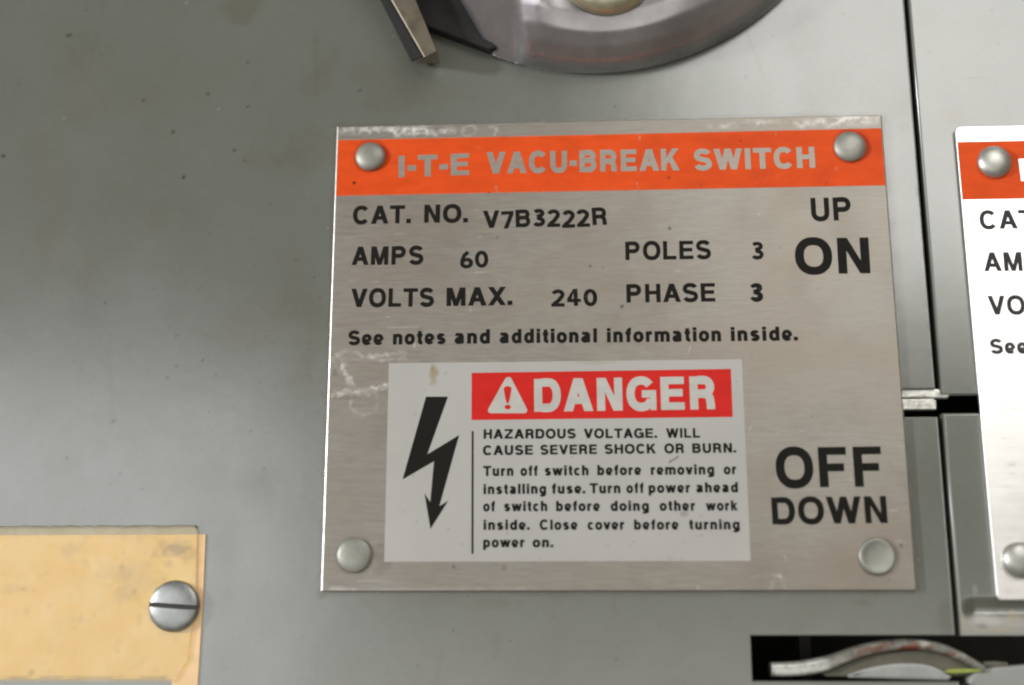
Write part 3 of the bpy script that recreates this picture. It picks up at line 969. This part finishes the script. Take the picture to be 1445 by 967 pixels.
def label_wear(u, v, w):
    r = np.zeros(u.shape); g = np.zeros(u.shape)
    r += .8 * blob(u, v, P(612, 528), 1.2, 2.1, .5, 1.2) + .5 * blob(u, v, P(611, 520), .6, 1.2, .4, 1)
    r += .25 * blob(u, v, P(845, 510), 5, .7, .7, 2) + .5 * blob(u, v, P(652, 769), .4, .4, .4, 1)
    g += .8 * stroke(u, v, PP([(945, 652), (952, 648), (956, 645)]), .22, .5) + .35 * blob(u, v, P(965, 725), .9, .5, .6, .8)
    k = random.Random(3)
    for _ in range(60):
        x, y = (k.gauss(955, 25), k.gauss(740, 28)) if k.random() < .55 else (k.uniform(552, 1045), k.uniform(515, 785))
        g += k.uniform(.2, .7) * blob(u, v, P(x, y), k.uniform(.09, .2), k.uniform(.09, .22), .4, .5, .8)
    for x, y in ((585, 585), (583, 671), (588, 737), (891, 769), (762, 788), (1040, 620)):
        g += .5 * blob(u, v, P(x, y), .22, .22, .4, .5, .8)
    return np.c_[r, g, np.zeros(u.shape)]


u0 = (lab[0][0] + lab[3][0]) / 2; u1 = (lab[1][0] + lab[2][0]) / 2; v1 = (lab[0][1] + lab[1][1]) / 2; v0 = (lab[2][1] + lab[3][1]) / 2
mb = MB()
mb.strip([[(u, v, .02) for u in np.linspace(u0, u1, 240)] for v in np.linspace(v0, v1, 140)], False, False)
rr_ = [(u0, v0), (u1, v0), (u1, v1), (u0, v1)]
mb.strip([[(u, v, .001) for u, v in rr_], [(u, v, .02) for u, v in rr_]], True, False)
label = mb.build('danger_label', MT['label'], plate, label_wear)

W1, W2 = .034, .048
mb = MB(); mb.slab(PP([(665.6, 526.4), (1031.3, 520.8), (1034, 588.6), (665.3, 593)]), .021, W1)
mb.build('red_panel', MT['red'], label)
mb = MB()
tri = PP([(711.5, 537), (714, 533.2), (717.4, 532), (721, 533.2), (723, 537), (743.5, 577), (744, 581), (741, 583.3), (692, 583.3), (688.6, 581), (689.2, 577)], W2)
mb.slab(tri, W1 + .001, W2); mb.build('warning_triangle', MT['white'], label)
mb = MB()
mb.slab(PP([(710.6, 548.5), (712.6, 545.8), (716.5, 545), (720.4, 545.8), (722, 548.5), (719.6, 562), (717.8, 569), (714.8, 569), (713, 562)], W2), W2 + .001, W2 + .012)
cu, cv = P(716.4, 574.6, W2); mb.slab([(cu + .55 * math.cos(a * PI / 8), cv + .42 * math.sin(a * PI / 8)) for a in range(16)], W2 + .001, W2 + .012)
mb.build('exclamation_mark', MT['red'], label)
mb = MB(); words(mb, [('DANGER', 754, 581.3, 1010.5, 577.6, 46.5)], W2, .255); mb.build('danger_word', MT['white'], label)
bolt = [(197, 193), (297, 193), (203, 455), (348, 367), (258, 690), (298, 667), (217, 795), (190, 632), (216, 672), (233, 487), (90, 570)]
mb = MB(); mb.slab(PP([(540 + .3104 * x, 500 + .3104 * y) for x, y in bolt], W1), .021, W1); mb.build('lightning_bolt', MT['black'], label)
mb = MB(); mb.slab(PP([(665.6, 608.6), (668.4, 608.6), (668.2, 781.7), (665.2, 781.7)], W1), .021, W1); mb.build('divider_line', MT['black'], label)


def small(mb, lst, yl, yr, cap, s):
    xa, xb = 681, 1042
    words(mb, [(t, x0, yl + (yr - yl) * (x0 - xa) / (xb - xa), x1, yl + (yr - yl) * (x1 - xa) / (xb - xa), cap) for t, x0, x1 in lst], W1, s)


mb = MB()
small(mb, [('HAZARDOUS', 682.3, 812.6), ('VOLTAGE.', 823.8, 927.4), ('WILL', 940.1, 987.9)], 619.4, 617.6, 13.6, .245)
small(mb, [('CAUSE', 681.3, 752.1), ('SEVERE', 762.4, 842.4), ('SHOCK', 853, 925.8), ('OR', 937.6, 965.5), ('BURN.', 977, 1039)], 642.5, 638.8, 13.6, .245)
mb.build('hazard_lettering', MT['black'], label)
mb = MB()
small(mb, [('Turn', 681.7, 724.5), ('off', 734.4, 758.6), ('switch', 768.6, 830.6), ('before', 843, 905), ('removing', 918.4, 1008), ('or', 1021.4, 1039)], 672, 669.4, 14.4, .25)
small(mb, [('installing', 682.3, 770.7), ('fuse.', 778.8, 826), ('Turn', 832.2, 875.6), ('off', 884, 908.2), ('power', 915.3, 974), ('ahead', 982.6, 1041.6)], 697.6, 694.8, 14.4, .25)
small(mb, [('of', 681.7, 698.2), ('switch', 711.2, 772.3), ('before', 784.7, 846.7), ('doing', 861.6, 915.9), ('other', 930.8, 981), ('work', 996, 1041)], 721.8, 720.6, 14.4, .25)
small(mb, [('inside.', 682.3, 747.5), ('Close', 761.4, 815.1), ('cover', 829, 880.9), ('before', 894.8, 957.8), ('turning', 972.7, 1044)], 748, 747.3, 14.4, .25)
small(mb, [('power', 681.7, 740), ('on.', 751.5, 781)], 772.6, 772.2, 14.4, .25)
mb.build('instruction_lettering', MT['black'], label)
rivet(plate, 522, 220, 22.3, MT['rivet'], 1.05)
rivet(plate, 1199.8, 206, 23.3, MT['rivet'], 1.0)
rivet(plate, 499.3, 783.5, 24.3, MT['rivet'], .6)
rivet(plate, 1238.5, 785, 24.8, MT['rivet'], .5, 'flattened dull rivet with a dished head', 0.0, True)

# ------------------------------------------------------------------ neighbouring nameplate (cut off by the picture's right edge)
D2U, D2V = 112.35, -2.9


def plate2_wear(u, v, w):
    r = .06 * np.clip(fbm(u, v, 6) - .5, 0, 1) * 3
    return np.c_[r, np.zeros(u.shape), np.zeros(u.shape)]


plate2 = make_plate('nameplate', 'bright glaring nameplate with rounded corners, cut off at the right edge', 63.0, -44.1, 163.0, 39.9, .9, MT['plate_glare'], PG, plate2_wear, .5)
mb = MB(); mb.slab([(63.2, 25.9), (162.8, 25.9), (162.8, 36.9), (63.2, 36.9)], .002, .02)
band2 = mb.build('orange_band', MT['orange'], plate2)
mb = MB(); words(mb, title, .035, .25, 0, (D2U - .3, D2V)); mb.build('lettering', MT['knockout_glare'], band2)
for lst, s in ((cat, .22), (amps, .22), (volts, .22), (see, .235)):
    print_line(lst, s, MT['ink_glare'], plate2, shift=(D2U, D2V))
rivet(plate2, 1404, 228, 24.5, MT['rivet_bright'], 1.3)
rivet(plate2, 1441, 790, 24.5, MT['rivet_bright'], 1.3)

# ------------------------------------------------------------------ yellowed card in its clear sleeve, held by a slotted screw
card = thing('card_holder', 'yellowed paper card in a clear sleeve with a slotted screw at its end', 'card holder', -105, -46, DW)
edge_px = [(278.5, 754), (278, 780), (277, 820), (276, 856), (272, 880), (268, 905), (265, 930), (263, 968)]


def card_wear(u, v, w):
    r = np.zeros(u.shape); g = np.zeros(u.shape); b = np.zeros(u.shape)
    B = lambda x, y, rx, ry, st, rough=.7, sc=2, soft=.9: st * blob(u, v, P(x, y, -.7), rx / 7.9, ry / 7.9, rough, sc, soft)
    r += B(190, 820, 60, 30, .25) + B(250, 775, 40, 20, .45, .9, 1.5) + B(30, 830, 30, 12, .3) + B(100, 775, 18, 14, .35) + B(175, 830, 12, 40, .2)
    b += B(140, 820, 70, 40, .35) + B(100, 880, 60, 40, .2) + B(20, 790, 40, 40, .25)
    g += B(250, 777, 24, 9, .42, .9, .8)  + B(172, 800, 6, 5, .3) + B(45, 948, 6, 8, .5) + B(190, 835, 6, 5, .35) + B(33, 832, 6, 5, .4) + B(263, 954, 8, 16, .4, .9, 1)
    k = random.Random(8)
    for _ in range(60):
        g += k.uniform(.15, .5) * blob(u, v, P(k.uniform(0, 275), k.uniform(756, 955), -.7), k.uniform(.1, .3), k.uniform(.1, .3), .5, .5, .9)
    g += .6 * np.clip(1 - np.abs(v + 56.75) / .4, 0, 1) * np.clip(fbm(u, v, 1.5) * 4 - 1.2, .2, 1)
    return np.c_[r, g, b]


mb = MB()
cb = [(-140, -57.05), (-75.2, -57.05), (-74.6, -62), (-70.7, -62), (-70.55, -45), (-70.75, -32.7), (-140, -32.7)]
mb.slab(cb, DW + .03, DW + .3, .08)
mb.build('backing_card', MT['card'], card)
uu = np.linspace(-140, -71.9, 300)
mb = MB()
e_mm = sorted([P(x, y, -.6) for x, y in edge_px], key=lambda q: q[1])
ev = np.array([q[1] for q in e_mm]); eu_ = np.array([q[0] for q in e_mm])
rows = []
for y in np.linspace(-57.0, -32.8, 110):
    ue = np.interp(y, ev, eu_) - .05
    cut = max(0, (y * -1 - 54.6)) * 1.6      # torn lower corner
    rows.append([(u, y, DW + .42 + .10 * math.sin(u / 9) * math.sin(y / 5)) for u in np.linspace(-140, ue - cut - .12 * math.sin(y * 7.0), 300)])
mb.strip(rows, False, True)
mb.strip([[(p[0], p[1], DW + .3) for p in rows[0]], rows[0]], False, True)
mb.strip([rows[-1], [(p[0], p[1], DW + .3) for p in rows[-1]]], False, True)
mb.strip([[(r[-1][0], r[-1][1], DW + .3) for r in rows], [r[-1] for r in rows]], False, True)
mb.build('card_face', MT['card_face'], card, card_wear)
top_edge = [(u, -31.25 + .05 * math.sin(u * .9) + .04 * math.sin(u * 2.3)) for u in np.linspace(-140, -72.6, 60)]
cl = [(-140, -57.4), (-74.6, -57.4)] + [(q[0] + .12, q[1]) for q in e_mm if q[1] > -55.5] + top_edge[::-1]
mb = MB(); mb.slab(cl, DW + .60, DW + .78)
mb.build('clear_sleeve', MT['clear'], card)
# dark uneven ridge along the sleeve's upper lip
mb = MB()
mb.strip([[(u, v + .10 + .07 * abs(math.sin(u * 1.7 + 1)), DW + .02) for u, v in top_edge], [(u, v + .04, DW + .50) for u, v in top_edge], [(u, v - .30, DW + .58) for u, v in top_edge]], False, True)
mb.build('dark_lip', MT['lever_dark'], card)
su, sv = P(243.8, 855.5, .6); R0 = 4.35
mb = MB(); n = 72; sw = .34; ang = math.radians(-4)
# pan head with a milled slot: polar rings, the slot's strip pushed down
prof = [(1.0, -.7), (1.0, .25), (.985, .45), (.95, .62), (.89, .78), (.80, .92), (.66, 1.04), (.5, 1.12), (.3, 1.17), (.1, 1.19)]
G = 90
xs = np.linspace(-1.0, 1.0, G)
rows = []
cut_lines = sorted(set([-sw - .06, -sw, -sw + .02, sw - .02, sw, sw + .06] + list(np.linspace(-R0, -sw - .10, 26)) + list(np.linspace(sw + .10, R0, 26)) + [0]))
pr = np.array([p[0] for p in prof][::-1]); pw_ = np.array([p[1] for p in prof][::-1])
for y in cut_lines:
    yy = max(-R0 * .9995, min(R0 * .9995, y)); half = math.sqrt(max(R0 * R0 - yy * yy, 1e-6))
    row = []
    for x in xs * half:
        rr = min(1.0, math.hypot(x, yy) / R0); wz = float(np.interp(rr, pr[pr <= 1.0], pw_)) if rr < .9999 else -.7
        if abs(yy) < sw - .01: wz = min(wz, .08)
        elif abs(yy) <= sw + .01: wz -= .05
        row.append((su + x * math.cos(ang) - yy * math.sin(ang), sv + x * math.sin(ang) + yy * math.cos(ang), wz - .2))
    rows.append(row)
mb.strip(rows, False, True)
mb.lathe(su, sv, [(R0, -.9), (R0, .05), (R0 * .99, .22)], -.2, 64)
screw = mb.build('slotted_screw', MT['screw'], card)
mb = MB(); cs, sn = math.cos(ang), math.sin(ang)
rot = lambda x, y: (su + x * cs - y * sn, sv + x * sn + y * cs)
mb.slab([rot(-4.0, -.25), rot(4.0, -.25), rot(4.0, .27), rot(-4.0, .27)], -.115, .22)
mb.build('slot_shade', MT['post'], screw)  # dark strip laid in the screw slot, standing in for its shade

# ------------------------------------------------------------------ operating handle at the top


def make_handle(name, label, cu, cv, R, mats):
    t = thing(name, label, 'handle', cu, cv, DW, 'switch operating handles')
    nu, nv = P(858, -52, 12.5)
    off = (nu, nv)
    L2a = P(694, 66, 3); L2b = P(646, 0, 3); nn = (-(L2b[1] - L2a[1]), L2b[0] - L2a[0]); ll = math.hypot(*nn); nn = (nn[0] / ll, nn[1] / ll)
    mb = MB(); n = 300
    prof = [(1.0, .1), (1.004, 1.2), (1.0, 2.6), (.985, 4.6), (.955, 6.8), (.91, 8.9), (.85, 10.6), (.78, 11.7), (.70, 12.3), (.60, 12.5), (.48, 12.4), (.36, 12.1), (.24, 11.8), (.12, 11.6), (.004, 11.6)]
    # denser rings
    rs = np.array([p[0] for p in prof]); wsx = np.array([p[1] for p in prof])
    tt = np.linspace(0, len(prof) - 1, 90); rr = np.interp(tt, range(len(prof)), rs); ww = np.interp(tt, range(len(prof)), wsx)
    rings = []
    for r, w in zip(rr, ww):
        ring = []
        for k in range(n):
            a = 2 * PI * k / n; u = cu + R * r * math.cos(a); v = cv + R * r * math.sin(a)
            k1 = min(1, max(0, (-14.6 - u - (v - 60) * .05) / 2.2)); k1 = k1 * k1 * (3 - 2 * k1)
            k_ = min(1, max(0, ((u - L2a[0]) * nn[0] + (v - L2a[1]) * nn[1]) / 2.2)); k_ = k_ * k_ * (3 - 2 * k_)
            q_ = 1 - .09 * k_; u = cu + (u - cu) * q_; v = cv + (v - cv) * q_
            d = math.hypot(u - off[0], v - off[1])
            dz = -1.3 * math.exp(-(d / 11.5) ** 4) * (w > 4)
            wn = min(12.0, .6 + 1.25 * R * max(0, 1 - r))
            dz += (wn - w - dz) * k1
            dz += .8 * math.exp(-((u + 11.4) / 1.9) ** 2) * min(1, max(0, (v - 54) / 9)) * (w > 4)
            dz -= (w + dz - min(w, .9)) * k_
            ring.append((u, v, w + dz + DW))
        rings.append(ring)
    mb.strip(rings, True, True)
    mb.build('hub', mats[0], t)
    return t, off


def sweep(mb, path, radii, n=20, cap=True, sq=2.6):
    """rounded tube through 3-D points with an (a, b) half-size each"""
    p = [np.array(q, float) for q in path]; rings = []
    for i, q in enumerate(p):
        d = p[min(i + 1, len(p) - 1)] - p[max(i - 1, 0)]; d /= np.linalg.norm(d)
        s1 = np.cross(d, (0, 0, 1.0)); s1 /= np.linalg.norm(s1); s2 = np.cross(s1, d)
        a, b = radii[i]; ring = []
        for x, y in arc(0, 0, 1, 1, 0, 360, n, sq)[:-1]:
            ring.append(tuple(q + s1 * a * x + s2 * b * y))
        rings.append(ring)
    mb.strip(rings, True, True)
    if cap:
        mb.add(rings[0], [list(range(n))]); mb.add(rings[-1], [list(range(n))[::-1]])


HU, HV, HR = -1.6, 101.5, 49.2
hd, noff = make_handle('operating_handle', 'dark cast metal handle hub with brass screw, above the main nameplate', HU, HV, HR, (MT['cast'],))
mb = MB()
mb.slab(PP([(540, -60), (568, 0), (602, 32), (640, 46), (690, 64), (700, 62), (664, 2), (640, -60)], 3), DW + .2, 1.5, .4)
mb.build('shade_block', MT['shade_black'], hd)  # dark block added where the arm's underside lies in shade
mb = MB()
ru = [(1.0, -1.0), (1.0, .3), (.97, .9), (.88, 1.7), (.72, 2.4), (.5, 2.9), (.28, 3.1), (.16, 3.1), (.13, 2.3), (.001, 2.2)]
mb.lathe(noff[0], noff[1], [(a * 8.6, b) for a, b in ru], 10.4, 64)
mb.build('brass_screw', MT['brass'], hd)
# steel blade standing off the door on the arm's left
mb = MB()
ex = lambda a, b, k, w: tuple(np.array(P(*b, w)) + (np.array(P(*a, w)) - np.array(P(*b, w))) * k) + (w,)
wt, wl_, wb = 5.5, .9, .4
K = 3.2                                     # the blade runs on well past the picture's top edge
rid1, rid0 = ex((552, 0), (598, 80), 0, wt), ex((552, 0), (598, 80), K, wt)
rgt1, rgt0 = ex((586, 0), (616, 72), 0, wt), ex((586, 0), (616, 72), K, wt)
lft1, lft0 = ex((545, 0), (584, 87), 0, wl_), ex((545, 0), (584, 87), K, wl_)
dn = lambda q, w: (q[0], q[1], w)
ri1 = (rid1[0] + .28, rid1[1] - .02, wt); ri0 = (rid0[0] + .28, rid0[1], wt)
rl1 = (rid1[0], rid1[1], wt - .22); rl0 = (rid0[0], rid0[1], wt - .22)
ring1 = [dn(lft1, wb), lft1, rl1, ri1, rgt1, dn((rgt1[0] + .15, rgt1[1]), wt - .5), dn((rgt1[0] + .15, rgt1[1]), wb)]
ring0 = [dn(lft0, wb), lft0, rl0, ri0, rgt0, dn((rgt0[0] + .15, rgt0[1]), wt - .5), dn((rgt0[0] + .15, rgt0[1]), wb)]
mb.strip([ring1, ring0], True, False)
mb.add(ring1, [list(range(7))]); mb.add(ring0, [list(range(7))[::-1]])
blade = mb.build('steel_blade', MT['blade'], hd)
mb = MB(); o_ = np.array([-.06, .0, .03])
qd = [np.array(q) + o_ for q in (lft1, rl1, rl0, lft0)]
mb.add([tuple(q) for q in qd], [[0, 1, 2, 3]])
bk = [np.array(q) + o_ * 8 for q in (lft1, rl1, rl0, lft0)]
mb.add([tuple(q) for q in bk], [[0, 1, 2, 3]]); mb.strip([[tuple(q) for q in qd], [tuple(q) for q in bk]], True, False)
mb.build('blade_shade_sheet', MT['shade_black'], blade)  # black sheet over the blade's left face, standing in for its shade

hd2 = hd.copy(); COL.objects.link(hd2)
hd2.location = world(HU + D2U + 3.0, HV - .5, DW)
hd2['label'] = 'dark corner of the next handle, at the very top right corner'
for ch in list(hd.children):
    if ch.name.startswith(('steel_blade', 'shade_block')): continue
    c = ch.copy(); COL.objects.link(c); c.parent = hd2
hd2.rotation_euler = (0, math.radians(0), 0)

# ------------------------------------------------------------------ latch tab in the notch
latch = thing('latch_tab', 'scuffed silver latch tab poking out between nameplate and seam', 'latch', 52, -9.5, DW - 1)
mb = MB(); mb.slab(PP([(1255, 545.5), (1296, 545), (1339, 551), (1342, 556), (1338, 562), (1300, 561.5), (1255, 562)], -1.6), -3.2, -1.6, .3)
mb.build('tongue', MT['tab'], latch)
mb = MB(); mb.slab(PP([(1255, 563), (1318, 562), (1322, 566), (1322, 578), (1255, 579)], -2.0), -3.6, -2.0, .25)
mb.build('latch_plate', MT['tab'], latch)

# ------------------------------------------------------------------ bent lever in the slot
lev = thing('slot_lever', 'worn bent metal lever lying in the dark slot below the nameplate', 'lever', 40, -56, DW - 4)
LZ = -2.0
top = catmull(PP([(1089, 935), (1130, 933), (1172, 925), (1210, 912), (1245, 903.5), (1285, 900.5), (1325, 905.5), (1358, 919), (1391, 938)], LZ), 22)
bot = catmull(PP([(1090, 956), (1130, 955), (1166, 949), (1198, 936), (1240, 923), (1285, 918), (1325, 922), (1358, 934), (1390, 951)], LZ), 22)


def lever_wear(u, v, w):
    B = lambda x, y, rx, ry, st, rough=.9, sc=1.0: st * blob(u, v, P(x, y, LZ), rx / 8, ry / 8, rough, sc, .7)
    b = B(1115, 946, 55, 14, .95, .2, 2) + B(1165, 938, 35, 12, .6, .6, 2) + B(1305, 908, 12, 6, .7) + B(1350, 925, 20, 6, .3)
    g = B(1290, 914, 16, 7, 1.0) + B(1272, 917, 12, 5, .9) + B(1312, 914, 10, 4, .7) + B(1228, 916, 22, 6, .7) + B(1250, 910, 14, 5, .5) + B(1340, 924, 16, 5, .7) + B(1213, 924, 8, 5, .5)
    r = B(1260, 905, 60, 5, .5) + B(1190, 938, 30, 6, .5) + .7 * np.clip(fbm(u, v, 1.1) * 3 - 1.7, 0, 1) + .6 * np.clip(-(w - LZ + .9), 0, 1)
    return np.c_[r, g, b]


mb = MB()
rings = []
for a, b in zip(top, bot):
    a = np.array(a); b = np.array(b); m = (a + b) / 2; hh = (a - b) / 2
    ring = []
    for x, y in arc(0, 0, 1, 1, 0, 360, 36, 3.6)[:-1]:
        ring.append((m[0] + hh[0] * y, m[1] + hh[1] * y, LZ - 2.2 + 2.2 * x))
    rings.append(ring)
mb.strip(rings, True, True); mb.add(rings[0], [list(range(36))]); mb.add(rings[-1], [list(range(36))[::-1]])
mb.build('bent_bar', MT['lever'], lev, lever_wear)
mb = MB()
web_lo = PP([(1390, 953), (1330, 955), (1240, 956), (1166, 955)], LZ - 1.5)
mb.slab([q for q in bot[40::4]] + web_lo, LZ - 4, LZ - 1.4, .2); mb.build('web', MT['lever_dark'], lev)
mb = MB()
wl = catmull(PP([(1196, 953), (1225, 943), (1262, 936.5), (1300, 936.5), (1325, 943), (1345, 955)], LZ - .4), 6)
mb.slab(wl + PP([(1340, 961), (1200, 957)], LZ - .4), LZ - 3, LZ - .5, .5); mb.build('white_insert', MT['lever_white'], lev)
mb = MB()
mb.slab(catmull(PP([(1333, 948), (1345, 944.5), (1365, 944), (1384, 945), (1385, 948), (1365, 949.5), (1345, 950.5), (1334, 949)], LZ - .2), 4), LZ - 2.4, LZ - .2, .1)
mb.build('lime_streak', MT['lime'], lev)
br = thing('corner_bracket', 'pale grey bracket at the lower right, below the bent lever tip', 'bracket', 66, -60, DW - 3)
mb = MB(); mb.slab(PP([(1368, 957), (1378, 947), (1400, 942), (1480, 936), (1480, 1010), (1366, 1010)], -2.6), -6, -2.6, .5); mb.build('bracket_plate', MT['bracket'], br)
mb = MB()
a, b = P(1388, 939, -3.4), P(1422, 940, -3.4)
sweep(mb, [(a[0], a[1], -4), ((a[0] + b[0]) / 2, a[1], -4), (b[0], b[1], -4)], [(.7, .7)] * 3, 14); mb.build('bracket_pin', MT['lever_dark'], br)
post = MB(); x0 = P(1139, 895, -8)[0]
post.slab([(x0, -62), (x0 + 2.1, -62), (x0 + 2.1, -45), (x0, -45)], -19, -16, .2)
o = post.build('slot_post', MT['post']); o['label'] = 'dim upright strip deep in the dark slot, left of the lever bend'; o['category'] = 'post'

for o in bpy.data.objects:
    if '_o' in o: del o['_o']
